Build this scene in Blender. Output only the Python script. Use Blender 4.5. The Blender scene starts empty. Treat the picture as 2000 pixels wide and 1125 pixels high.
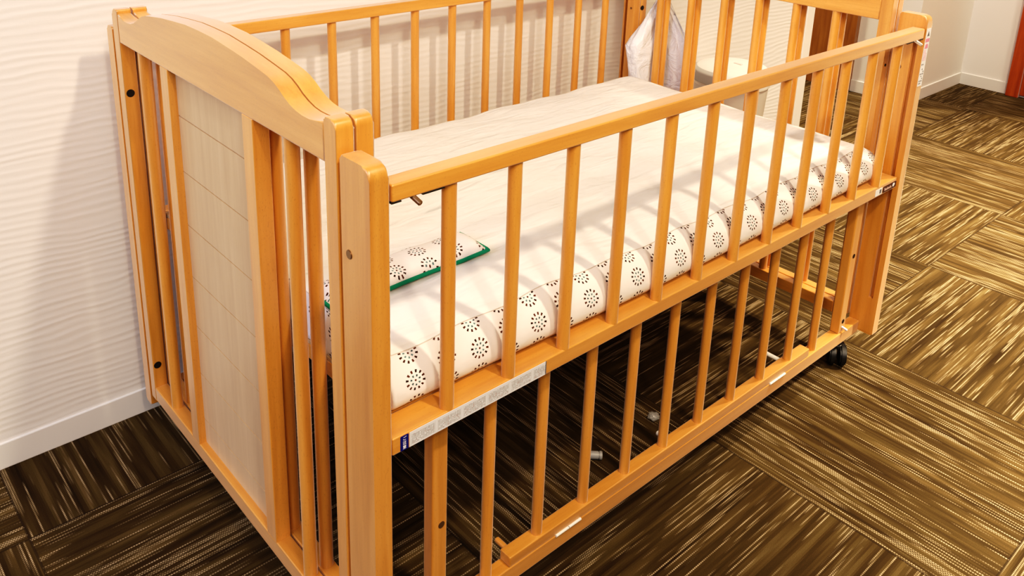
import bpy, bmesh, math, random
from mathutils import Vector, Matrix
random.seed(7)
SC = bpy.context.scene
COL = SC.collection
PI = math.pi

# ------------------------------------------------------------------ nodes
class NX:
    """tiny expression builder for shader Math nodes"""
    def __init__(s, nt, sock): s.nt, s.s = nt, sock
    def _op(s, op, *o):
        n = s.nt.nodes.new('ShaderNodeMath'); n.operation = op
        for i, v in enumerate((s,) + o):
            if isinstance(v, NX): s.nt.links.new(v.s, n.inputs[i])
            else: n.inputs[i].default_value = v
        return NX(s.nt, n.outputs[0])
    def __add__(s, o): return s._op('ADD', o)
    def __sub__(s, o): return s._op('SUBTRACT', o)
    def __mul__(s, o): return s._op('MULTIPLY', o)
    def __truediv__(s, o): return s._op('DIVIDE', o)
    def floor(s): return s._op('FLOOR')
    def fract(s): return s._op('FRACT')
    def round(s): return s._op('ROUND')
    def abs(s): return s._op('ABSOLUTE')
    def lt(s, o): return s._op('LESS_THAN', o)
    def gt(s, o): return s._op('GREATER_THAN', o)
    def mod(s, o): return s._op('FLOORED_MODULO', o)
    def sqrt(s): return s._op('SQRT')
    def atan2(s, o): return s._op('ARCTAN2', o)
    def sin(s): return s._op('SINE')
    def cos(s): return s._op('COSINE')
    def max(s, o): return s._op('MAXIMUM', o)
    def min(s, o): return s._op('MINIMUM', o)

def new_mat(name, rough=.5, spec=.5, color=(.8, .8, .8), metal=0.0, coat=0.0):
    m = bpy.data.materials.new(name); m.use_nodes = True
    nt = m.node_tree; b = nt.nodes['Principled BSDF']
    b.inputs['Base Color'].default_value = (*color, 1)
    b.inputs['Roughness'].default_value = rough
    b.inputs['Specular IOR Level'].default_value = spec
    b.inputs['Metallic'].default_value = metal
    b.inputs['Coat Weight'].default_value = coat
    return m, nt, b

def coord(nt, out='Object'):
    n = nt.nodes.new('ShaderNodeTexCoord'); return n.outputs[out]

def sep(nt, sock):
    n = nt.nodes.new('ShaderNodeSeparateXYZ'); nt.links.new(sock, n.inputs[0])
    return [NX(nt, n.outputs[i]) for i in range(3)]

def comb(nt, *v):
    n = nt.nodes.new('ShaderNodeCombineXYZ')
    for i, a in enumerate(v):
        if isinstance(a, NX): nt.links.new(a.s, n.inputs[i])
        else: n.inputs[i].default_value = a
    return n.outputs[0]

def noise(nt, vec, scale=5, detail=2, rough=.5, dist=0):
    n = nt.nodes.new('ShaderNodeTexNoise')
    n.inputs['Scale'].default_value = scale; n.inputs['Detail'].default_value = detail
    n.inputs['Roughness'].default_value = rough; n.inputs['Distortion'].default_value = dist
    nt.links.new(vec, n.inputs['Vector'])
    return NX(nt, n.outputs[0])

def ramp(nt, fac, stops):
    n = nt.nodes.new('ShaderNodeValToRGB')
    nt.links.new(fac.s, n.inputs[0])
    e = n.color_ramp.elements
    while len(e) < len(stops): e.new(.5)
    for el, (p, c) in zip(e, stops): el.position = p; el.color = (*c, 1)
    return n.outputs[0]

def mix(nt, fac, a, b):
    n = nt.nodes.new('ShaderNodeMix'); n.data_type = 'RGBA'
    if isinstance(fac, NX): nt.links.new(fac.s, n.inputs[0])
    else: n.inputs[0].default_value = fac
    for i, v in ((6, a), (7, b)):
        if isinstance(v, tuple): n.inputs[i].default_value = (*v, 1)
        else: nt.links.new(v, n.inputs[i])
    return n.outputs[2]

def bump(nt, b, h, strength=.3, dist=.002):
    n = nt.nodes.new('ShaderNodeBump'); n.inputs['Strength'].default_value = strength
    n.inputs['Distance'].default_value = dist
    nt.links.new(h.s, n.inputs['Height']); nt.links.new(n.outputs[0], b.inputs['Normal'])

def wood(name, axis, dark, mid, light, rough=.42, coat=1.0, flecks=.3):
    m, nt, b = new_mat(name, rough, .5, coat=coat)
    b.inputs['Coat Roughness'].default_value = .38; b.inputs['Coat IOR'].default_value = 1.6
    b.inputs['Sheen Weight'].default_value = .60; b.inputs['Sheen Tint'].default_value = (.92, .95, 1, 1); b.inputs['Sheen Roughness'].default_value = .36
    oi = nt.nodes.new('ShaderNodeObjectInfo'); rnd = NX(nt, oi.outputs['Random'])
    p = sep(nt, coord(nt))
    k = [1., 1., 1.]; k['xyz'.index(axis)] = .06
    v = comb(nt, p[0] * k[0] + rnd * 13.0, p[1] * k[1] + rnd * 7.0, p[2] * k[2] + rnd * 3.0)
    n1 = noise(nt, v, 70, 2, .5, .4)
    n2 = noise(nt, v, 420, 2, .5)
    k2 = [1000., 1000., 1000.]; k2['xyz'.index(axis)] = 300.
    n3 = noise(nt, comb(nt, p[0] * k2[0], p[1] * k2[1], p[2] * k2[2]), 1, 0)
    f = n1 * .75 + n2 * .25
    c = ramp(nt, f, [(.30, dark), (.5, mid), (.68, light)])
    c = mix(nt, n3.gt(.74) * flecks, c, tuple(x * .62 for x in dark))
    hs = nt.nodes.new('ShaderNodeHueSaturation'); nt.links.new(c, hs.inputs['Color'])
    nt.links.new((rnd * .14 + .93).s, hs.inputs['Value'])
    nt.links.new(hs.outputs[0], b.inputs['Base Color'])
    bump(nt, b, n2, .05, .001)
    return m

BEECH = ((.57, .240, .040), (.665, .302, .056), (.735, .355, .080))
WOOD = {a: wood('beech_' + a, a, *BEECH) for a in 'xyz'}
PLY = wood('plywood_panel', 'z', (.49, .325, .165), (.535, .365, .19), (.575, .40, .22), .45, .2, .1)
BROWN = wood('brown_door_wood', 'z', (.27, .095, .020), (.36, .14, .030), (.44, .19, .045), .4, .2)
RED = wood('red_door_wood', 'z', (.33, .050, .008), (.42, .075, .012), (.5, .11, .02), .35, .2)
DARKGAP = new_mat('dark_metal', .45, .5, (.015, .012, .010))[0]
BRASS = new_mat('bolt_metal', .35, .5, (.32, .20, .11), .8)[0]
STEEL = new_mat('pin_metal', .3, .5, (.75, .72, .68), .9)[0]
WHITEP = new_mat('white_plastic', .4, .5, (.85, .82, .74))[0]
CREAMP = new_mat('cream_plastic', .4, .5, (.70, .62, .36))[0]
BLACKP = new_mat('black_rubber', .45, .5, (.012, .012, .013))[0]
GREYP = new_mat('grey_plastic', .45, .5, (.46, .445, .44))[0]
PALEP = new_mat('pale_bin_plastic', .4, .5, (.70, .65, .61))[0]
LIDP = new_mat('white_lid_plastic', .4, .5, (.84, .80, .75))[0]

# ------------------------------------------------------------------ mesh helpers
def finish(name, bm, mat, parent=None, origin=None, smooth=True, angle=35):
    bmesh.ops.recalc_face_normals(bm, faces=bm.faces)
    me = bpy.data.meshes.new(name)
    if origin is None:
        xs = [v.co for v in bm.verts]
        lo = Vector([min(c[i] for c in xs) for i in range(3)]); hi = Vector([max(c[i] for c in xs) for i in range(3)])
        origin = (lo + hi) / 2
    origin = Vector(origin)
    bmesh.ops.translate(bm, verts=bm.verts, vec=-origin)
    for f in bm.faces: f.smooth = smooth
    if smooth:
        for e in bm.edges:
            if len(e.link_faces) == 2 and e.calc_face_angle(0) > math.radians(60 if angle < 60 else angle): e.smooth = False
    bm.to_mesh(me); bm.free()
    if isinstance(mat, (list, tuple)):
        for m in mat: me.materials.append(m)
    elif mat: me.materials.append(mat)
    o = bpy.data.objects.new(name, me); COL.objects.link(o)
    if smooth and angle < 60:
        wn = o.modifiers.new('even_normals', 'WEIGHTED_NORMAL'); wn.keep_sharp = True; wn.weight = 100
    o.location = origin
    if parent is not None:
        o.parent = parent
        o.location = origin - world_of(parent)
    return o

def world_of(o):
    w = Vector(o.location)
    while o.parent is not None:
        o = o.parent; w += Vector(o.location)
    return w

def box_bm(x0, x1, y0, y1, z0, z1, bev=.0015, seg=2, bm=None):
    b = bmesh.new()
    bmesh.ops.create_cube(b, size=1)
    for v in b.verts:
        v.co = Vector((x0 + (v.co.x + .5) * (x1 - x0), y0 + (v.co.y + .5) * (y1 - y0), z0 + (v.co.z + .5) * (z1 - z0)))
    if bev > 0:
        bmesh.ops.bevel(b, geom=list(b.edges), offset=bev, segments=seg, profile=.5, affect='EDGES')
    if bm is None: return b
    join(bm, b); return bm

def join(bm, b):
    me = bpy.data.meshes.new('tmp'); b.to_mesh(me); b.free(); bm.from_mesh(me); bpy.data.meshes.remove(me)

def prism_bm(pts, axis, a0, a1, bev=.0015, seg=2, bm=None):
    """extrude a polygon given in the two other axes along axis"""
    b = bmesh.new()
    def mk(p, a):
        if axis == 'x': return (a, p[0], p[1])
        if axis == 'y': return (p[0], a, p[1])
        return (p[0], p[1], a)
    lo = [b.verts.new(mk(p, a0)) for p in pts]; hi = [b.verts.new(mk(p, a1)) for p in pts]
    n = len(pts)
    f0 = b.faces.new(lo); f1 = b.faces.new(hi[::-1])
    for i in range(n): b.faces.new((lo[i], hi[i], hi[(i + 1) % n], lo[(i + 1) % n]))
    if bev > 0:
        es = list({e for f in (f0, f1) for e in f.edges})
        bmesh.ops.bevel(b, geom=es, offset=bev, segments=seg, profile=.5, affect='EDGES')
    if bm is None: return b
    join(bm, b); return bm

def cyl_bm(p0, p1, r, r1=None, n=20, bev=0, bm=None):
    p0, p1 = Vector(p0), Vector(p1); d = p1 - p0
    b = bmesh.new()
    bmesh.ops.create_cone(b, cap_ends=True, segments=n, radius1=r, radius2=r if r1 is None else r1, depth=d.length)
    if bev:
        es = [e for e in b.edges if any(len(f.verts) > 4 for f in e.link_faces)]
        bmesh.ops.bevel(b, geom=es, offset=bev, segments=2, affect='EDGES')
    q = Vector((0, 0, 1)).rotation_difference(d.normalized())
    bmesh.ops.transform(b, matrix=Matrix.Translation((p0 + p1) / 2) @ q.to_matrix().to_4x4(), verts=b.verts)
    if bm is None: return b
    join(bm, b); return bm

def lathe_bm(c, prof, n=40, bm=None, close=True):
    b = bmesh.new(); rings = []
    for r, z in prof:
        if r < 1e-6: rings.append([b.verts.new((c[0], c[1], z))])
        else: rings.append([b.verts.new((c[0] + r * math.cos(2 * PI * i / n), c[1] + r * math.sin(2 * PI * i / n), z)) for i in range(n)])
    for A, B in zip(rings, rings[1:]):
        for i in range(n):
            j = (i + 1) % n
            q = [A[i % len(A)], A[j % len(A)], B[j % len(B)], B[i % len(B)]]
            u = []
            for v in q:
                if v not in u: u.append(v)
            if len(u) >= 3: b.faces.new(u)
    if bm is None: return b
    join(bm, b); return bm

def cut(o, bm_cut):
    """subtract a shape from a mesh object"""
    me = bpy.data.meshes.new('cut'); bmesh.ops.recalc_face_normals(bm_cut, faces=bm_cut.faces)
    bm_cut.to_mesh(me); bm_cut.free()
    c = bpy.data.objects.new('cut', me); COL.objects.link(c)
    md = o.modifiers.new('b', 'BOOLEAN'); md.object = c; md.operation = 'DIFFERENCE'; md.solver = 'EXACT'
    bpy.context.view_layer.update()
    ev = o.evaluated_get(bpy.context.evaluated_depsgraph_get())
    nm = bpy.data.meshes.new_from_object(ev)
    o.modifiers.clear(); o.data = nm
    bpy.data.objects.remove(c)

def empty(name, loc): 
    o = bpy.data.objects.new(name, None); COL.objects.link(o); o.location = loc; o.empty_display_size = .05; return o

def tag(o, label, cat, group=None, kind=None):
    o['label'] = label; o['category'] = cat
    if group: o['group'] = group
    if kind: o['kind'] = kind
    return o

def struct(name, bm, mat, smooth=False):
    o = finish(name, bm, mat, smooth=smooth); o['kind'] = 'structure'; return o

def round_poly(pts, radii, seg=6):
    """polygon with some corners rounded"""
    out = []; n = len(pts)
    for i, p in enumerate(pts):
        r = radii[i]
        if r <= 0: out.append(p); continue
        P = Vector(p); a = (Vector(pts[i - 1]) - P).normalized(); c = (Vector(pts[(i + 1) % n]) - P).normalized()
        s = P + a * r; e = P + c * r
        for k in range(seg + 1):
            t = k / seg
            q = s * (1 - t) ** 2 + P * (2 * t * (1 - t)) + e * t ** 2
            # quadratic arc pushed slightly outwards to look circular
            out.append((q.x, q.y))
    return out

# ------------------------------------------------------------------ setting
YW = .742
# carpet tiles -------------------------------------------------------
m_floor, nt, b = new_mat('carpet_tiles', .9, .15)
p = sep(nt, coord(nt))
T = .5005
ix = (p[0] - .2735) / T; iy = (p[1] - .0495) / T
par = (ix.floor() + iy.floor()).mod(2.0)          # 1 -> stripes run along y
tid = ix.floor() * 7.13 + iy.floor() * 3.71
lx = ix.fract() * T; ly = iy.fract() * T
inv = par * -1.0 + 1.0
u = lx * par + ly * inv          # across the stripes
v = ly * par + lx * inv          # along the stripes
row = (u * 320.0).floor()
ru = (u * 320.0).fract()
vv = v + tid
nz1 = noise(nt, comb(nt, row * 3.17 + tid * 11.0, vv * 5.0, 0.0), 1, 1, .6)
nz2 = noise(nt, comb(nt, (row * .11) + tid * 5.0, vv * 2.2, 4.0), 1, 1, .5)
n3 = noise(nt, comb(nt, row * 9.7 + tid, vv * 30.0, 9.0), 1, 0, .5)
lum = nz1 * .74 + nz2 * .26
on = (lum - .530) * 18.0
on = on.max(0.0).min(1.0)
dash = ((v * 260.0 + (row.mod(2.0)) * .5).fract() - .5).abs().lt(.36)
line = (ru - .5).abs().lt(.36)
weave = on * dash * line
base = noise(nt, comb(nt, p[0] * 1.0, p[1] * 1.0, 0.0), 900, 1)
rowtone = noise(nt, comb(nt, row * .22 + tid * 2.0, vv * 3.0, 2.0), 1, 2, .6)
dk = ramp(nt, rowtone * .8 + base * .2, [(.32, (.024, .014, .005)), (.48, (.052, .033, .012)), (.60, (.084, .057, .022)), (.68, (.125, .088, .039))])
lt_ = ramp(nt, n3, [(.3, (.20, .150, .083)), (.7, (.39, .31, .195))])
edge = ((ix.fract() - .5).abs().gt(.4965)).max((iy.fract() - .5).abs().gt(.4965))
c = mix(nt, weave, dk, lt_)
c = mix(nt, edge * .6, c, (.02, .013, .008))
nt.links.new(c, b.inputs['Base Color'])
bump(nt, b, weave + base * .5, .4, .002)
struct('floor', box_bm(-2.2, 4.2, -3.4, 2.4, -.05, 0, 0), m_floor)

# embossed wallpaper -------------------------------------------------
m_wall, nt, b = new_mat('embossed_wallpaper', .75, .25, (.84, .81, .78))
p = sep(nt, coord(nt))
h = p[2]; s_ = p[0] + p[1]
w1 = noise(nt, comb(nt, s_ * 2.2, 0.0, h * 5.0), 1, 1)
w2 = noise(nt, comb(nt, s_ * 9.0, 1.0, h * 12.0), 1, 1)
ph = h * 78.0 + w1 * 3.6 + w2 * 1.5
rid = (ph * (2 * PI)).sin() * .5 + .5
amp = noise(nt, comb(nt, s_ * 7.0, 3.0, h * 55.0), 1, 2)
hh = rid * ((amp - .25) * 1.8).max(0.15)
fine = noise(nt, comb(nt, s_, 0.0, h), 700, 1)
bump(nt, b, hh + fine * .12, .25, .0030)
m_plainwall, nt, b = new_mat('pale_wall_paper', .8, .2, (.84, .81, .78))
p = sep(nt, coord(nt))
bump(nt, b, noise(nt, comb(nt, p[0], p[1], p[2]), 400, 2), .12, .002)
m_base, nt, b = new_mat('baseboard_vinyl', .5, .4, (.80, .78, .75))

ZC = 2.5
struct('wall_back', box_bm(-2.2, 2.24, YW, YW + .12, 0, ZC, 0), m_wall)
struct('trim_1', box_bm(2.238, 2.285, YW - .004, YW + .124, 0, ZC, .002), new_mat('white_corner_trim', .4, .4, (.88, .85, .80))[0])
struct('wall_alcove', box_bm(1.6, 3.2, 2.1, 2.2, 0, ZC, 0), m_plainwall)
struct('wall_alcove_side', box_bm(3.116, 3.24, .728, 2.1, 0, ZC, 0), m_plainwall)
struct('wall_far', box_bm(3.24, 3.66, .728, .85, 0, ZC, 0), m_plainwall)
struct('wall_right', box_bm(3.655, 3.8, -3.4, .85, 0, ZC, 0), m_plainwall)
struct('baseboard_back', box_bm(-2.2, 2.238, YW - .004, YW + .01, 0, .049, .0015), m_base)
struct('baseboard_alcove', box_bm(3.110, 3.13, .722, .972, 0, .052, .0015), m_base)
struct('baseboard_far', box_bm(3.110, 3.66, .722, .74, 0, .052, .0015), m_base)
struct('baseboard_right', box_bm(3.649, 3.67, .522, .73, 0, .052, .0015), m_base)
# brown door in the alcove and reddish door on the right
d = bmesh.new()
box_bm(3.085, 3.13, .972, 1.02, 0, 2.05, .003, bm=d)
box_bm(3.085, 3.13, 1.86, 1.91, 0, 2.05, .003, bm=d)
box_bm(3.098, 3.13, 1.02, 1.86, .055, 2.0, .003, bm=d)
box_bm(3.102, 3.13, 1.02, 1.86, .0, .052, .002, bm=d)
box_bm(3.085, 3.13, .972, 1.91, 2.0, 2.05, .003, bm=d)
struct('door_1', d, BROWN)
d = bmesh.new()
box_bm(3.625, 3.68, .470, .521, 0, 2.05, .003, bm=d)
box_bm(3.640, 3.68, -.35, .470, .01, 2.0, .003, bm=d)
box_bm(3.625, 3.68, -.40, -.35, 0, 2.05, .003, bm=d)
box_bm(3.625, 3.68, -.40, .521, 2.0, 2.05, .003, bm=d)
struct('door_2', d, RED)

# ------------------------------------------------------------------ crib
L, W, H = 1.24, .644, .783
crib = empty('baby_crib', (0.62, .322, 0))
tag(crib, 'light beech wooden baby crib with slatted sides and panelled end, standing against the white wall', 'crib')

def part(name, bm, mat, parent=crib, label=None, **k):
    o = finish(name, bm, mat, parent, **k)
    if label: o['label'] = label
    return o

def bolt(parent, c, axis, r=.0052, mat=None, label=None, slot=True):
    """bolt head with a recessed cross; axis = outward direction"""
    a = Vector(axis)
    bm = cyl_bm(Vector(c) - a * .002, Vector(c) + a * .0012, r, n=18, bev=.0006)
    part_o = finish('bolt', bm, mat or BRASS, parent)
    if label: part_o['label'] = label
    return part_o

# ---- end frames -----------------------------------------------------
arch_half = [(0, .8115), (.04, .811), (.08, .808), (.12, .8045), (.155, .800), (.18, .7965), (.194, .793),
             (.206, .788), (.218, .7815), (.230, .7765), (.243, .773), (.256, .7715), (.270, .7715), (.284, .7732), (.2995, .777)]
yc = W / 2
def arch_bm(x0, x1):
    top = [(yc - a, z) for a, z in arch_half][::-1] + [(yc + a, z) for a, z in arch_half][1:]
    pts = [(top[0][0], .7325)] + top + [(top[-1][0], .7325)]
    return prism_bm(pts, 'x', x0, x1, .003, 2)
DOW = [.110 + .0888 * k for k in range(5)] + [.554]
DOW = [.1125, .2005, .2885, .3755, .4635, .5515]
spindle_src = {}
def spindle(key, name, x, y, z0, z1, r, parent=crib):
    if key not in spindle_src:
        o = finish(name, cyl_bm((x, y, z0), (x, y, z1), r, n=24), WOOD['z'], parent)
        spindle_src[key] = o; return o
    s = spindle_src[key]; o = s.copy(); COL.objects.link(o); o.parent = parent
    o.location = Vector((x, y, (z0 + z1) / 2)) - world_of(parent); o.rotation_euler.z = random.random() * 6
    return o
def post_bm(x0, x1, y0, y1, outer_low):
    # top edge on the outside (front/back) rounded
    r = .010
    if outer_low: pts = round_poly([(y0, .096), (y1, .096), (y1, H), (y0, H)], [0, 0, .003, r])
    else: pts = round_poly([(y0, .096), (y1, .096), (y1, H), (y0, H)], [0, 0, r, .003])
    return prism_bm(pts, 'x', x0, x1, .0025, 2)
frames = [('L', 0, .0215, True), ('Li', .0235, .045, False), ('R', L - .0215, L, True), ('Ri', L - .045, L - .0235, False)]
posts = {}
for key, x0, x1, outer in frames:
    posts[key, 0] = part('end_post', post_bm(x0, x1, 0, .0222, True), WOOD['z'])
    posts[key, 1] = part('end_post', post_bm(x0, x1, W - .0222, W, False), WOOD['z'])
    part('arched_end_rail', arch_bm(x0, x1), WOOD['y'])
    part('end_bottom_rail', box_bm(x0, x1, .0215, W - .0215, .0985, .1245, .002), WOOD['y'])
    xm = (x0 + x1) / 2
    for k, y in enumerate(DOW):
        if key == 'L' and k not in (0, 5): continue
        spindle('end', 'end_spindle', xm, y, .123, .734, .0089)
# panel with stiles on the near end
for y0, y1 in ((.186, .213), (.4385, .4655)):
    part('panel_stile', box_bm(0, .0215, y0, y1, .1235, .7335, .0012), WOOD['z'])
gz = [.168, .250, .332, .4155, .499, .5825, .666]
front = [(.011, .1235)]
for z in gz: front += [(.011, z - .0009), (.0128, z - .0004), (.0128, z + .0004), (.011, z + .0009)]
front += [(.011, .7335)]
part('end_panel', prism_bm(front + [(.017, .7335), (.017, .1235)], 'y', .2125, .439, 0), PLY, label='pale plywood panel with horizontal grooves', smooth=False)

# ---- guide posts ----------------------------------------------------
HG, ZGB = .7515, .073
def guide(x0, x1, y0, y1, rf, inner):
    pts = round_poly([(y0, ZGB), (y1, ZGB), (y1, HG), (y0, HG)],
                     [.003, .003, rf if rf > 0 and y0 > .3 else .004, rf if y0 < .3 else .004])
    o = part('guide_post', prism_bm(pts, 'x', x0, x1, .0028, 3), WOOD['z'])
    ya, yb = (y0 + .011, y0 + .020) if y0 < .3 else (y1 - .012, y1 - .005)
    xa, xb = (x1 - .009, x1 + .01) if inner > 0 else (x0 - .01, x0 + .009)
    cut(o, box_bm(xa, xb, ya, yb, .155, .720, 0))
    wn = o.modifiers.new('even_normals', 'WEIGHTED_NORMAL'); wn.keep_sharp = True; wn.weight = 100
    return o
gFL = guide(0, .0225, -.0596, -.0065, .014, 1)
gFR = guide(L - .0225, L, -.0596, -.0065, .014, -1)
gBL = guide(0, .0225, .6505, .6745, .006, 1)
gBR = guide(L - .0225, L, .6505, .6745, .006, -1)
bolt(gFL, (0, -.021, .647), (-1, 0, 0), .0052)
bolt(gFR, (L - .0225, -.021, .647), (-1, 0, 0), .0045)
bolt(posts['L', 1], (.0085, W - .0222, .652), (0, -1, 0), .0062, DARKGAP, 'black bolt head')
bolt(posts['L', 1], (.0075, W - .0222, .167), (0, -1, 0), .0062, DARKGAP, 'black bolt head')
bolt(posts['Ri', 1], (L - .045, .632, .647), (-1, 0, 0), .003, BRASS)
bolt(posts['R', 1], (L - .0215 + .006, W - .0222, .646), (0, -1, 0), .006, DARKGAP, 'black bolt head')
bolt(posts['Ri', 0], (L - .036, 0, .647), (0, -1, 0), .003, DARKGAP)

# ---- front drop side -------------------------------------------------
x0, x1 = .0262, L - .0262
YF = -.0590
rail = part('drop_side_top_rail', box_bm(x0, x1, YF, -.0352, .7095, .7288, .0022, 2), WOOD['x'])
low = part('drop_side_lower_rail', box_bm(x0, x1, -.0558, -.0178, .4085, .4303, .002, 2), WOOD['x'])
SX = [.106 + .0937 * k for k in range(12)]
for x in SX: spindle('front', 'side_spindle', x, -.0478, .4295, .7105, .0084)
# latch pins and plates under the top rail
for sx, d_ in ((.052, 1), (L - .052, -1)):
    bm = cyl_bm((sx, -.047, .712), (sx + .004 * d_, -.070 if d_ < 0 else -.066, .7035), .0030, n=12, bev=.0008)
    finish('latch_pin', bm, STEEL if d_ < 0 else BRASS, rail)
    for q0, q1 in ((-.014, -.026), (.012, .040)):
        xa_, xb_ = sorted((sx + q0 * d_, sx + q1 * d_))
        finish('latch_plate', box_bm(xa_, xb_, -.0585, -.037, .7081, .7098, .0003), DARKGAP, rail)

# ---- labels with writing ----------------------------------------------
M_NAVY = new_mat('navy_print', .4, .4, (.012, .016, .20))[0]
M_WHITE = new_mat('white_print', .4, .4, (.85, .85, .86))[0]
M_PINK = new_mat('pink_print', .5, .3, (.74, .28, .40))[0]
M_GREYINK = new_mat('grey_ink', .5, .3, (.16, .16, .19))[0]
M_MAROON = new_mat('maroon_plate', .3, .5, (.055, .012, .016))[0]
M_PALEPINK = new_mat('pale_pink_print', .4, .4, (.82, .58, .52))[0]
# sheet of tiny vertical print: columns of small strokes in boxes
m_print, nt, b = new_mat('fine_print_sheet', .45, .4)
p = sep(nt, coord(nt, 'UV'))
uu = p[0] * 1000.0; vz = p[1] * 1000.0        # millimetres
colw = (uu / 1.7); ci = colw.floor()
ch = (vz / 1.05); cj = ch.floor()
blk = (uu / 37.0)
bf = blk.fract()
jit = noise(nt, comb(nt, ci * 7.3, cj * 5.1, 0.0), 1, 0)
px_ = noise(nt, comb(nt, uu * 2.3, vz * 2.6, 0.0), 1, 1)
bold = noise(nt, comb(nt, ci * 1.31, vz * .16, 3.0), 1, 0)
ink = ((colw.fract() - .5).abs().lt(.36)) * ((ch.fract() - .5).abs().lt(.42)) * (jit.gt(.36)) * (px_.gt(.44))
ink = ink * (bf.gt(.07)) * (bf.lt(.93)) * ((vz - 8.7).abs().lt(6.6))
frame = (((bf - .5).abs() - .455).abs().lt(.008)) * ((vz - 8.7).abs().lt(7.6))
inkc = ramp(nt, bold, [(.52, (.30, .30, .33)), (.62, (.10, .09, .11)), (.70, (.22, .07, .06))])
c = mix(nt, ink * .85, (.74, .74, .77), inkc)
c = mix(nt, frame * .5, c, (.45, .45, .48))
nt.links.new(c, b.inputs['Base Color'])

def plate_front(name, x0, x1, z0, z1, y, mat, parent, th=.0004, label=None, r=0, uv=False):
    """thin sticker on a face that looks to -y"""
    if r > 0: bm = prism_bm(round_poly([(x0, z0), (x1, z0), (x1, z1), (x0, z1)], [r] * 4), 'y', y - th, y + .0002, 0)
    else: bm = box_bm(x0, x1, y - th, y + .0002, z0, z1, 0)
    if uv:
        l = bm.loops.layers.uv.new('UVMap')
        for f in bm.faces:
            for lp in f.loops: lp[l].uv = (lp.vert.co.x - x0, lp.vert.co.z - z0)
    o = finish(name, bm, mat, parent, smooth=False)
    if label: o['label'] = label
    return o

def text_mesh(name, s, size, mat, parent, loc, rot, bold=0.0):
    cu = bpy.data.curves.new('t', 'FONT'); cu.body = s; cu.size = size; cu.align_x = 'CENTER'; cu.align_y = 'CENTER'
    cu.extrude = .00008; cu.offset = bold
    to = bpy.data.objects.new('t', cu); COL.objects.link(to)
    bpy.context.view_layer.update()
    me = bpy.data.meshes.new_from_object(to.evaluated_get(bpy.context.evaluated_depsgraph_get()))
    bpy.data.objects.remove(to)
    me.materials.clear(); me.materials.append(mat)
    o = bpy.data.objects.new(name, me); COL.objects.link(o)
    o.parent = parent; o.location = Vector(loc) - world_of(parent); o.rotation_euler = rot
    return o

YL = -.0558
wl = plate_front('warning_label', .0485, .2555, .4098, .4286, YL, m_print, low, .0004, 'long white caution label with tiny printed columns', uv=True)
nv = plate_front('caution_heading', .0365, .0472, .4098, .4286, YL, M_NAVY, low, .0005, 'navy blue caution heading', r=.0012)
for i, ch_ in enumerate('ご注意'):
    text_mesh('caution_character', ch_, .0052, M_WHITE, low, (.0418, YL - .0006, .4246 - .0056 * i), (PI / 2, 0, 0), .00003)
plate_front('label_end_bar', .2556, .2572, .4098, .4286, YL, M_GREYINK, low, .0004)
bp = plate_front('maker_plate', 1.157, 1.211, .4118, .4242, YL, M_MAROON, low, .0009, 'maroon maker plate with pale lettering', r=.003)
plate_front('small_white_sticker', 1.127, 1.1535, .4115, .4245, YL, M_WHITE, low, .0004)
plate_front('sticker_print', 1.143, 1.150, .414, .4225, YL, M_GREYINK, low, .00055, r=.002)
# pale slanting wordmark strokes and a small round emblem on the plate
bm = bmesh.new()
xq = 1.162
for i in range(8):
    hgt = (.0056, .0036, .0036, .0052, .0036, .0036, .0052, .0036)[i]
    prism_bm([(xq, .4150), (xq + .0016, .4150), (xq + .0024, .4150 + hgt), (xq + .0008, .4150 + hgt)], 'y', YL - .0012, YL - .0008, 0, bm=bm)
    prism_bm([(xq, .4150), (xq + .0032, .4150), (xq + .0034, .4160), (xq + .0002, .4160)], 'y', YL - .0012, YL - .0008, 0, bm=bm)
    xq += .0037
finish('plate_lettering', bm, M_PALEPINK, low, smooth=False)
bm = prism_bm([(1.1995 + .0042 * math.cos(a) + .0010 * math.sin(a), .4185 + .0036 * math.sin(a)) for a in [2 * PI * i / 20 for i in range(20)]], 'y', YL - .0013, YL - .0008, 0)
finish('plate_emblem', bm, M_WHITE, low, smooth=False)

# sticker strip on the far front guide post
YS = -.0596
plate_front('caution_sticker', 1.2205, 1.2385, .615, .7275, YS, M_WHITE, gFR, .0004, 'narrow white and pink caution sticker strip', r=.001)
ic = prism_bm([(1.2245, .713), (1.2345, .713), (1.2295, .7225)], 'y', YS - .0006, YS - .0003, 0)
finish('warning_triangle', ic, M_GREYINK, gFR, smooth=False)
plate_front('pink_band', 1.2215, 1.2375, .7015, .7085, YS, M_PINK, gFR, .0006)
bm = prism_bm([(1.2225, .689), (1.2365, .689), (1.2345, .697), (1.2295, .6985), (1.2245, .697)], 'y', YS - .0006, YS - .0003, 0)
finish('pink_symbol', bm, M_PINK, gFR, smooth=False)
bm = bmesh.new()
for i in range(7):
    for j in range(3):
        if random.random() < .8:
            box_bm(1.2225 + j * .005, 1.2225 + j * .005 + .0022, YS - .0006, YS - .0003, .6655 + i * .0031, .6655 + i * .0031 + .0020, 0, bm=bm)
finish('pink_fine_print', bm, M_PINK, gFR, smooth=False)
bm = bmesh.new()
for i in range(9):
    for j in range(3):
        if random.random() < .62:
            box_bm(1.2225 + j * .005, 1.2225 + j * .005 + .0028, YS - .0006, YS - .0003, .619 + i * .0047, .619 + i * .0047 + .0026, 0, bm=bm)
finish('grey_fine_print', bm, M_GREYINK, gFR, smooth=False)

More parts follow.
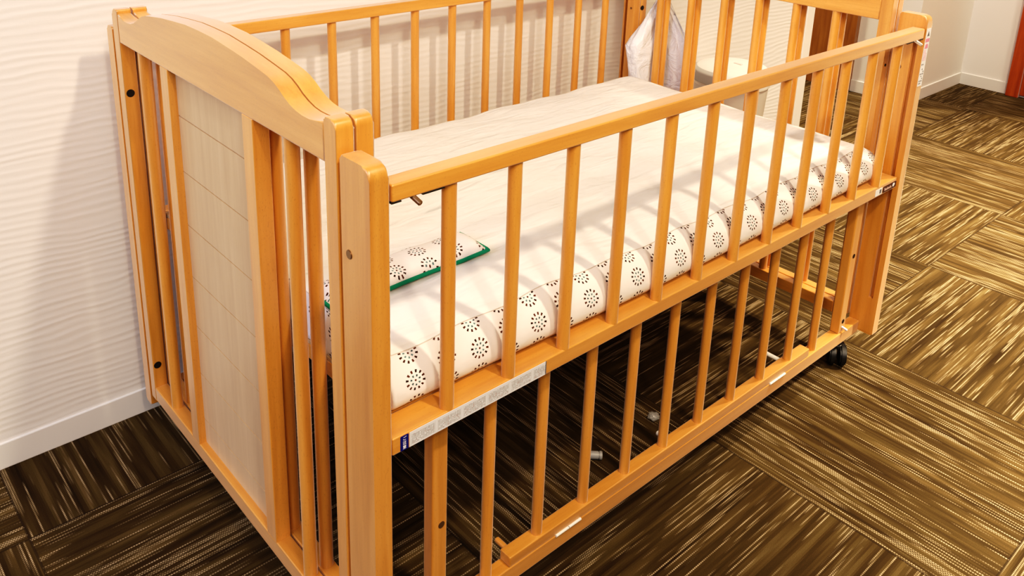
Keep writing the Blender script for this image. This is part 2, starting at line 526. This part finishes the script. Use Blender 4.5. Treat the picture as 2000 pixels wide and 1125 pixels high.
# ---- bed base and fixed front frame -----------------------------------
part('base_front_rail', box_bm(.0455, L - .0455, -.0160, .022, .4085, .4295, .0015), WOOD['x'])
part('base_back_rail', box_bm(.0455, L - .0455, .622, .6500, .4085, .4295, .0015), WOOD['x'])
part('bed_base_board', box_bm(.047, L - .047, .010, .634, .430, .4355, .001), PLY)
part('base_cross_rail', box_bm(.0465, .075, .0225, .6215, .4085, .4295, .0015), WOOD['y'])
part('base_cross_rail', box_bm(L - .075, L - .0465, .0225, .6215, .4085, .4295, .0015), WOOD['y'])
LB = part('lower_front_rail', box_bm(.0228, L - .0228, -.0292, -.0065, .0690, .0950, .002), WOOD['x'])
door = part('lower_door_rail', box_bm(.2340, 1.0140, -.0290, -.0080, .0962, .1127, .0018), WOOD['x'])
for k in range(1, 11):
    base = .1122 if .24 < SX[k] < 1.01 else .0945
    key = 'low' if base > .1 else 'lowlong'
    spindle(key, 'lower_spindle', SX[k], -.0180, base, .4087, .0080)
for px0, px1 in ((.1035, .1265), (1.132, 1.158)):
    lp = part('lower_post', box_bm(px0, px1, -.0265, -.0070, .0948, .4090, .003, 3), WOOD['z'])
    for z in ((.240,) if px0 < .5 else (.268, .120)):
        cx = (px0 + px1) / 2 + (.002 if px0 < .5 else .001)
        bm = cyl_bm((cx, -.0255, z), (cx, -.0270, z), .0048, n=16)
        h_ = finish('bolt', bm, DARKGAP if px0 > .5 else BRASS, lp)
    if px0 > .5:
        bm = cyl_bm((cx, -.024, .107), (cx + .002, -.037, .103), .0032, n=12, bev=.0008)
        finish('latch_pin', bm, STEEL, lp)
for ha, hb in ((.322, .373), (.877, .928)):
    bm = cyl_bm((ha, -.0298, .0955), ((ha + hb) / 2 - .0006, -.0298, .0955), .0021, n=12)
    cyl_bm(((ha + hb) / 2 + .0006, -.0298, .0955), (hb, -.0298, .0955), .0021, n=12, bm=bm)
    finish('hinge', bm, WHITEP, door)['label'] = 'white hinge pin'
for hx, mt, ln in ((.247, WOOD['y'], .022), (.600, WHITEP, .020), (.945, WHITEP, .034)):
    bm = cyl_bm((hx, -.009, .1045), (hx, -.008 + ln, .1045), .0042, n=14, bev=.001)
    finish('peg', bm, mt, door)
for kx in (.312, .835):
    bm = cyl_bm((kx, -.0330, .4095), (kx, -.0330, .3975), .0075, .0085, n=20, bev=.003)
    finish('knob', bm, CREAMP, low)['label'] = 'cream plastic knob'

# ---- back side ----------------------------------------------------------
part('back_top_rail', box_bm(x0, x1, .6515, .6735, .7095, .7305, .002), WOOD['x'])
part('back_middle_rail', box_bm(x0, x1, .6515, .6735, .4085, .4303, .002), WOOD['x'])
for x in SX: spindle('back', 'back_spindle', x, .664, .4295, .7105, .0084)
part('back_bottom_rail', box_bm(x0, x1, .6515, .6735, .075, .0985, .002), WOOD['x'])
for k in range(1, 11): spindle('backlow', 'lower_spindle', SX[k], .664, .0975, .4090, .0080)

# ---- casters -------------------------------------------------------------
def caster(x, y, top, rot):
    bm = cyl_bm((x, y, .040), (x, y, top), .0055, n=12)
    lathe_bm((x, y), [(0, .0465), (.013, .0465), (.016, .043), (.016, .036), (.006, .034)], 20, bm=bm)
    f = finish('caster', bm, BLACKP, crib)
    c, s = math.cos(rot), math.sin(rot)
    for sd in (-1, 1):
        ax = Vector((c, s, 0)); o_ = Vector((x, y, .0235)) + Vector((-s, c, 0)) * .010
        bm = cyl_bm(o_ + ax * (.004 * sd), o_ + ax * (.017 * sd), .0235, n=28, bev=.003)
        cyl_bm(o_ + ax * (.016 * sd), o_ + ax * (.0185 * sd), .010, n=18, bev=.001, bm=bm)
        finish('wheel', bm, BLACKP, f)
caster(1.183, -.006, .0700, 2.2)
caster(.060, -.006, .0700, .7)
caster(1.175, .660, .0760, 1.0)
caster(.090, .660, .0760, 1.9)

# ------------------------------------------------------------------ patterned cloth
def motif_nodes(nt, b, base):
    p = sep(nt, coord(nt, 'UV'))
    u, v = p[0], p[1]
    i = (u / .0465).round()
    v2 = v - i.mod(2.0) * .0105
    j = (v2 / .034).round()
    du = u - i * .0465; dv = v2 - j * .034
    r = (du * du + dv * dv).sqrt()
    th = dv.atan2(du)
    def ring(rad, n, wr, wa, ph=0.0):
        a = ((th / (2 * PI)) * float(n) + ph).fract() - .5
        arc = (a.abs() / float(n)) * (2 * PI * rad)
        return (arc.lt(wa)) * ((r - rad).abs().lt(wr))
    outer = ring(.0110, 12, .0018, .00120)
    inner = ring(.0056, 7, .0013, .00105, .3)
    cen = r.lt(.0013)
    tone = noise(nt, comb(nt, u * 160.0, v * 160.0, 0.0), 1, 0)
    oc = ramp(nt, tone, [(.4, (.028, .012, .010)), (.6, (.10, .030, .016))])
    icol = ramp(nt, tone, [(.42, (.05, .085, .095)), (.6, (.14, .24, .25))])
    c = mix(nt, outer, base, oc); c = mix(nt, inner, c, icol); c = mix(nt, cen, c, (.10, .03, .02))
    nt.links.new(c, b.inputs['Base Color'])
m_pat, nt, b = new_mat('cloth_with_dotted_circles', .85, .2)
motif_nodes(nt, b, (.84, .785, .74))
pw = sep(nt, coord(nt, 'UV'))
bump(nt, b, noise(nt, comb(nt, pw[0], pw[1], 0.0), 28, 3), .35, .006)
m_sheet, nt, b = new_mat('white_cotton_sheet', .85, .2, (.86, .83, .79))
p = sep(nt, coord(nt))
wr = noise(nt, comb(nt, p[0] * 3.0, p[1] * 6.0, 0.0), 2.2, 3, .5, .5)
wr2 = noise(nt, comb(nt, p[0] * 2.0, p[1] * 9.0, 5.0), 5, 2, .5, .8)
bump(nt, b, wr + wr2 * .45, .55, .018)

# mattress: a soft rounded slab, striped by profile parameter ----------------
mat_root = empty('mattress', (.62, .30, .4357))
tag(mat_root, 'thin baby mattress with white top and dotted-circle border, lying inside the crib', 'mattress')
ZB = .4358
prof = [(.010, ZB), (.002, ZB + .001), (-.003, ZB + .008), (-.0045, ZB + .018), (-.003, ZB + .030), (.002, ZB + .041),
        (.011, ZB + .0515), (.022, ZB + .0580), (.0265, ZB + .0592)]        # inward offset, height : border
top_prof = [(.0265, ZB + .0592), (.030, ZB + .0600), (.05, ZB + .0620), (.09, ZB + .0630), (.15, ZB + .0635), (.22, ZB + .0635), (.29, ZB + .0632)]
MX0, MX1, MY0, MY1 = .0475, 1.172, -.024, .606
def mat_ring(off, z, nx=96, ny=52, rc=.022):
    """rounded rectangle, offset inwards by off"""
    pts = []
    x0, x1, y0, y1 = MX0 + max(off, 0) * .25, MX1 - off, MY0 + off, MY1 - off
    r = max(rc - off * .5, .004)
    def seg(a, b_, n): return [(a[0] + (b_[0] - a[0]) * i / n, a[1] + (b_[1] - a[1]) * i / n) for i in range(n)]
    def arc(c, a0, n=8): return [(c[0] + r * math.cos(a0 + PI / 2 * i / n), c[1] + r * math.sin(a0 + PI / 2 * i / n)) for i in range(n)]
    pts += seg((x0 + .004, y0), (x1 - r, y0), nx) + arc((x1 - r, y0 + r), -PI / 2)
    pts += seg((x1, y0 + r), (x1, y1 - r), ny) + arc((x1 - r, y1 - r), 0)
    q_ = .004
    pts += seg((x1 - r, y1), (x0 + q_, y1), nx) + [(x0 + q_ * (1 - math.sin(PI / 2 * i / 8)), y1 - q_ * (1 - math.cos(PI / 2 * i / 8))) for i in range(8)]
    pts += seg((x0, y1 - q_), (x0, y0 + q_), ny) + [(x0 + q_ * (1 - math.cos(PI / 2 * i / 8)), y0 + q_ * (1 - math.sin(PI / 2 * i / 8))) for i in range(8)]
    out = []
    for x, y in pts:
        # gentle bulging of the filling and a slight skew of the front edge
        t = min(max((x - .05) / .5, 0), 1)
        sk = -(.014 * t * t * (3 - 2 * t)) * max(0, 1 - (y + .03) / .25)
        wv = .0022 * math.sin(x * 21 + 1.3) * math.sin(y * 17 + .4) + .0014 * math.sin(x * 47 + y * 31)
        k = (z - ZB) / .06
        zz = ZB + (z - ZB) * (1 - .20 * (1 - min(max((x - .05) / .35, 0), 1)) ** 2 * max(0, 1 - (y + .03) / .10))
        out.append(Vector((x, y + sk + wv * k * (1 if y < .1 else .4), zz + wv * k * .8)))
    return out
def loft(rings, uvs=None):
    bm = bmesh.new(); R_ = [[bm.verts.new(p_) for p_ in r_] for r_ in rings]
    l = bm.loops.layers.uv.new('UVMap') if uvs else None
    n = len(R_[0])
    for a in range(len(R_) - 1):
        for i in range(n):
            j = (i + 1) % n
            f = bm.faces.new((R_[a][i], R_[a][j], R_[a + 1][j], R_[a + 1][i]))
            if l:
                for lp, (aa, ii) in zip(f.loops, ((a, i), (a, i + 1), (a + 1, i + 1), (a + 1, i))): lp[l].uv = uvs(aa, ii)
    return bm, R_
rings = [mat_ring(o_, z) for o_, z in prof]
arc_v = [0]
for (a, b1), (a2, b2) in zip(prof, prof[1:]): arc_v.append(arc_v[-1] + math.hypot(a2 - a, b2 - b1))
per = [0]
r0 = mat_ring(0, ZB + .02)
for i in range(len(r0)): per.append(per[-1] + (r0[(i + 1) % len(r0)] - r0[i]).length)
xs0 = r0[0].x
bm, R_ = loft(rings, lambda a, i: (xs0 + per[i] + .0140, arc_v[a] - .0435))
bm.faces.new([v for v in R_[0]][::-1])
ob = finish('patterned_border', bm, m_pat, mat_root, angle=80)
ob['label'] = 'white border with dotted circle print'
rings = [mat_ring(o_, z) for o_, z in top_prof]
bm, R_ = loft(rings)
bmesh.ops.holes_fill(bm, edges=[e for e in bm.edges if len(e.link_faces) == 1 and all(v in R_[-1] for v in e.verts)], sides=0)
finish('white_top_cover', bm, m_sheet, mat_root, angle=80)
# seam cord between the border and the top
def tube(pts, r, n=8, closed=False, bm=None):
    b = bmesh.new(); rs = []
    N = len(pts)
    for i, p_ in enumerate(pts):
        p_ = Vector(p_)
        a = Vector(pts[i - 1] if i or closed else pts[i]); c = Vector(pts[(i + 1) % N] if i < N - 1 or closed else pts[i])
        d_ = (c - a).normalized()
        up = Vector((0, 0, 1)) if abs(d_.z) < .95 else Vector((1, 0, 0))
        s1 = d_.cross(up).normalized(); s2 = s1.cross(d_)
        rr = r[i] if isinstance(r, list) else r
        rs.append([b.verts.new(p_ + (s1 * math.cos(2 * PI * k / n) + s2 * math.sin(2 * PI * k / n)) * rr) for k in range(n)])
    M_ = N if closed else N - 1
    for i in range(M_):
        for k in range(n):
            b.faces.new((rs[i][k], rs[i][(k + 1) % n], rs[(i + 1) % N][(k + 1) % n], rs[(i + 1) % N][k]))
    if not closed: b.faces.new(rs[0][::-1]); b.faces.new(rs[-1])
    if bm is None: return b
    join(bm, b); return bm
m_seam = new_mat('seam_thread', .9, .1, (.62, .54, .48))[0]
finish('seam', tube(mat_ring(.0262, ZB + .0592), .0007, 6, True), m_seam, mat_root)

# pillow ----------------------------------------------------------------------
m_green = new_mat('green_piping_cloth', .7, .2, (.012, .26, .145))[0]
ZT = ZB + .0640
def pillow():
    NX_, NY_ = 40, 14
    bm = bmesh.new(); l = bm.loops.layers.uv.new('UVMap')
    xa, xb = .052, .292
    def P(i, j, side):
        s, t = i / NX_, j / NY_
        x = xa + (xb - xa) * s; hw = .031
        yb = .098 + .010 * math.sin(s * 2.6) - .002 * s
        y = yb + 2 * hw * t
        pl = math.sqrt(max(0, 1 - (2 * t - 1) ** 2)) ** .9 * min(1, (min(s, 1 - s) / .06)) ** .55
        lift = .0045 + .004 * max(0, s - .82) / .18
        z = ZT + lift + (.014 * pl if side > 0 else -.0045 * pl)
        if side > 0: z += .0012 * math.sin(s * 23) * pl
        return Vector((x, y, z))
    for side in (1, -1):
        G = [[bm.verts.new(P(i, j, side)) for j in range(NY_ + 1)] for i in range(NX_ + 1)]
        for i in range(NX_):
            for j in range(NY_):
                q = [(i, j), (i + 1, j), (i + 1, j + 1), (i, j + 1)]
                f = bm.faces.new([G[a][c_] for a, c_ in q])
                for lp, (a, c_) in zip(f.loops, q): lp[l].uv = (G[a][c_].co.x - .0135, G[a][c_].co.y * 1.15 + .010)
    edge_ = [P(i, 0, 1) for i in range(NX_ + 1)] + [P(NX_, j, 1) for j in range(1, NY_ + 1)] + [P(i, NY_, 1) for i in range(NX_ - 1, -1, -1)] + [P(0, j, 1) for j in range(NY_ - 1, 0, -1)]
    bmesh.ops.remove_doubles(bm, verts=bm.verts, dist=1e-5)
    return bm, edge_
bm, edge_ = pillow()
pil = finish('pillow', bm, m_pat, angle=80)
tag(pil, 'small dotted-circle print baby pillow with green piping, lying on the white mattress', 'pillow')
finish('piping', tube([p_ + Vector((0, -.001, -.0010)) for p_ in edge_], .0028, 8, True), m_green, pil)['label'] = 'green piping'

# ------------------------------------------------------------------ bin behind the crib
BX, BY = 1.640, .618
bn = empty('diaper_bin', (BX, BY, 0))
tag(bn, 'pale tapered lidded waste bin on the floor beyond the crib, by the white wall', 'bin')
finish('bin_body', lathe_bm((BX, BY), [(0, 0), (.074, 0), (.078, .004), (.088, .15), (.0985, .30), (.104, .385), (.104, .392), (0, .392)], 56), PALEP, bn)
lid = finish('bin_lid', lathe_bm((BX, BY), [(0, .385), (.107, .385), (.108, .392), (.1075, .412), (.104, .424), (.094, .433), (.06, .440), (0, .442)], 56), LIDP, bn)
# grey curved grip along one side of the lid
bm = bmesh.new(); a0, a1, n = math.radians(118), math.radians(190), 26
R2 = []
for i in range(n + 1):
    a = a0 + (a1 - a0) * i / n
    ca, sa = math.cos(a), math.sin(a)
    R2.append([bm.verts.new((BX + r_ * ca, BY + r_ * sa, z_)) for r_, z_ in ((.105, .396), (.1125, .396), (.1135, .401), (.1135, .421), (.110, .427), (.100, .431), (.098, .425))])
for A, B in zip(R2, R2[1:]):
    for k in range(7): bm.faces.new((A[k], A[(k + 1) % 7], B[(k + 1) % 7], B[k]))
bm.faces.new(R2[0]); bm.faces.new(R2[-1][::-1])
finish('grip', bm, GREYP, bn)['label'] = 'grey curved grip'
bm = box_bm(BX - .004, BX + .004, BY - .030, BY - .004, .4405, .4440, .001)
finish('lid_mark', bm, PALEP, lid)

# ------------------------------------------------------------------ plastic bag hung on the crib end
m_bag, nt, b = new_mat('thin_white_plastic_film', .35, .5, (.86, .85, .86))
p = sep(nt, coord(nt))
nb = noise(nt, comb(nt, p[0], p[1], p[2]), 22, 3, .6, 1.5)
bump(nt, b, nb, .7, .012)
hz = ((p[2] + .02) * 6.0).max(0.0).min(1.0)
nt.links.new((hz * -.22 + .93).s, b.inputs['Alpha'])
b.inputs['Subsurface Weight'].default_value = 0
NB = 60
def bag_ring(z, k, px_=1.252, py=.583):
    lobe = 1.152 + min(max((.57 - z) / .13, 0), 1) * .026
    pl = [(1.268, .500), (1.282, .54), (1.276, .585), (1.256, .613), (1.215, .617), (lobe + .012, .613), (lobe, .597), (lobe + .006, .578),
          (lobe + .03, .569), (1.215, .566), (1.244, .560), (1.247, .53), (1.252, .503)]
    out = []; n = len(pl)
    for i in range(NB):       # closed Catmull-Rom through the plan outline
        t = i / NB * n; a = int(t); f = t - a
        p0, p1, p2, p3 = [Vector(pl[(a + q) % n]) for q in (-1, 0, 1, 2)]
        p_ = .5 * ((2 * p1) + (p2 - p0) * f + (2 * p0 - 5 * p1 + 4 * p2 - p3) * f * f + (3 * p1 - p0 - 3 * p2 + p3) * f ** 3)
        x_, y_ = px_ + (p_.x - px_) * k, py + (p_.y - py) * k
        w_ = 1 + .0025 * math.sin(i * 1.1 + z * 60)
        out.append(Vector((x_ * w_ + .0, y_ + .0015 * math.sin(i * .9 - z * 45), z + .004 * math.sin(i * .37 + 2))))
    return out
rings = [bag_ring(z, k) for z, k in ((.405, .45), (.412, .72), (.44, .90), (.48, .97), (.515, 1.0), (.545, 1.0), (.568, .99), (.588, .84), (.610, .66), (.632, .47), (.652, .33), (.672, .20), (.70, .12))]
bm, R_ = loft(rings)
bm.faces.new([v for v in R_[0]][::-1])
# two carrier straps looping up and over the dip of the arched end rail
for oy in (-.012, .012):
    y_ = .583 + oy
    path = [(1.252, y_, .690), (1.249, y_, .715), (1.2455, y_, .752), (1.2435, y_, .7735), (1.232, y_, .7790),
            (1.214, y_, .7790), (1.2045, y_, .7785)]
    w = [.005, .007, .009, .009, .009, .009, .008]
    b2 = bmesh.new(); prev = None
    for (x_, y__, z_), ww in zip(path, w):
        cur = [b2.verts.new((x_, y__ - ww, z_)), b2.verts.new((x_ + .0015, y__, z_ + .001)), b2.verts.new((x_, y__ + ww, z_))]
        if prev: b2.faces.new((prev[0], prev[1], cur[1], cur[0])); b2.faces.new((prev[1], prev[2], cur[2], cur[1]))
        prev = cur
    join(bm, b2)
bag = finish('plastic_bag', bm, m_bag, angle=180)
tag(bag, 'crumpled white plastic carrier bag hanging on the far end of the crib', 'bag')
# a rolled white cloth seen through the film
m_roll = new_mat('white_tissue', .8, .2, (.85, .83, .86))[0]

# small litter under the crib -------------------------------------------------
bm = cyl_bm((.560, .126, .0075), (.575, .112, .0075), .0070, n=16, bev=.0012)
cyl_bm((.575, .112, .0075), (.579, .108, .0075), .0076, n=16, bev=.0008, bm=bm)
tag(finish('plastic_cylinder', bm, new_mat('grey_cap_plastic', .4, .5, (.34, .34, .32))[0]), 'small grey plastic plug lying on the dark carpet under the crib', 'cylinder')  # loose bit of unknown use, modelled as a short grey cylinder
bm = bmesh.new(); bmesh.ops.create_icosphere(bm, subdivisions=3, radius=.011)
for v_ in bm.verts:
    n_ = v_.co.normalized()
    v_.co *= 1 + .35 * math.sin(n_.x * 7 + 1) * math.sin(n_.y * 6 + 2) * math.sin(n_.z * 5 + .5)
    v_.co.z *= .55
zmin = min(v_.co.z for v_ in bm.verts)
bmesh.ops.translate(bm, verts=bm.verts, vec=(.733, .118, -zmin))
ms, nt, b = new_mat('clear_crumpled_film', .2, .5, (.5, .5, .48)); b.inputs['Alpha'].default_value = .4
tag(finish('plastic_scrap', bm, ms, angle=180), 'crumpled clear plastic scrap lying on the dark carpet under the crib', 'scrap')

# ------------------------------------------------------------------ light
def spot_light(name, loc, power, size, color):
    l = bpy.data.lights.new(name, 'POINT'); l.energy = power; l.shadow_soft_size = size; l.color = color
    o = bpy.data.objects.new(name, l); COL.objects.link(o); o.location = loc; return o
WARM = (1.0, .80, .56)
def fill_spot(loc, power, cone, color=WARM):  # added spots without known fixtures, brightening the floor, right-hand walls and alcove
    l = bpy.data.lights.new('fill_spot', 'SPOT'); l.energy = power; l.spot_size = math.radians(cone); l.spot_blend = .5
    l.shadow_soft_size = .06; l.color = color
    o = bpy.data.objects.new('fill_spot', l); COL.objects.link(o); o.location = loc; return o
spot_light('ceiling_lamp', (.45, -1.15, 2.42), 120, .06, WARM)
spot_light('ceiling_lamp', (-.45, -1.75, 2.40), 56, .05, WARM)
fill_spot((2.25, -1.25, 2.42), 880, 82)
fill_spot((1.05, -.90, 2.42), 150, 32)
fill_spot((1.95, -.35, 2.42), 190, 72)
fill_spot((2.75, 1.35, 2.42), 240, 100)
fill_spot((3.2, .0, 2.42), 130, 80)
l = bpy.data.lights.new('area_fill', 'AREA'); l.shape = 'RECTANGLE'; l.size = 1.8; l.size_y = 1.5; l.energy = 52; l.color = (1.0, .84, .70)  # added soft fill from the front left, not a window
o = bpy.data.objects.new('area_fill', l); COL.objects.link(o); o.location = (-1.0, -1.75, 2.35)
o.rotation_euler = (Vector((.2, .4, .6)) - Vector(o.location)).to_track_quat('-Z', 'Y').to_euler()
l = bpy.data.lights.new('area_fill', 'AREA'); l.shape = 'RECTANGLE'; l.size = 1.5; l.size_y = .9; l.energy = 34; l.color = (.66, .72, 1.0)  # added cool fill, not a window; pales the left-facing wood
o = bpy.data.objects.new('area_fill', l); COL.objects.link(o); o.location = (-2.15, .15, 1.65); o.rotation_euler = (Vector((0, .15, .55)) - Vector(o.location)).to_track_quat('-Z', 'Y').to_euler()
w = bpy.data.worlds.new('room_fill'); SC.world = w; w.use_nodes = True
bg = w.node_tree.nodes['Background']; bg.inputs[0].default_value = (1.0, .95, .92, 1); bg.inputs[1].default_value = .06
SC.view_settings.view_transform = 'Standard'
SC.view_settings.look = 'None'
SC.view_settings.exposure = 0.0
# a slightly contrasty print curve, as a phone camera applies
SC.view_settings.use_curve_mapping = True
cm = SC.view_settings.curve_mapping
cv = cm.curves[3]
cv.points.new(.035, .0135); cv.points.new(.15, .125); cv.points.new(.5, .56)
cm.update()

# ------------------------------------------------------------------ camera
cd = bpy.data.cameras.new('camera'); cam = bpy.data.objects.new('camera', cd); COL.objects.link(cam)
CX, CY, CZ, YAW, PITCH, ROLL, F, PX, PY = -.4146, -.7091, 1.0707, -.7414, -.3011, .0348, 1694.5789, 1000.7278, 177.5171
cp, sp = math.cos(PITCH), math.sin(PITCH)
fwd = Vector((cp * math.sin(-YAW), cp * math.cos(YAW), sp))
right = fwd.cross(Vector((0, 0, 1))).normalized(); up = right.cross(fwd)
c_, s_ = math.cos(ROLL), math.sin(ROLL)
r2 = c_ * right + s_ * up; u2 = -s_ * right + c_ * up
cam.matrix_world = Matrix(((r2.x, u2.x, -fwd.x, CX), (r2.y, u2.y, -fwd.y, CY), (r2.z, u2.z, -fwd.z, CZ), (0, 0, 0, 1)))
cd.sensor_fit = 'HORIZONTAL'; cd.sensor_width = 36.0; cd.lens = F / 2000 * 36.0
cd.shift_x = (1000 - PX) / 2000; cd.shift_y = (PY - 562.5) / 2000
cd.clip_start = .02
SC.camera = cam
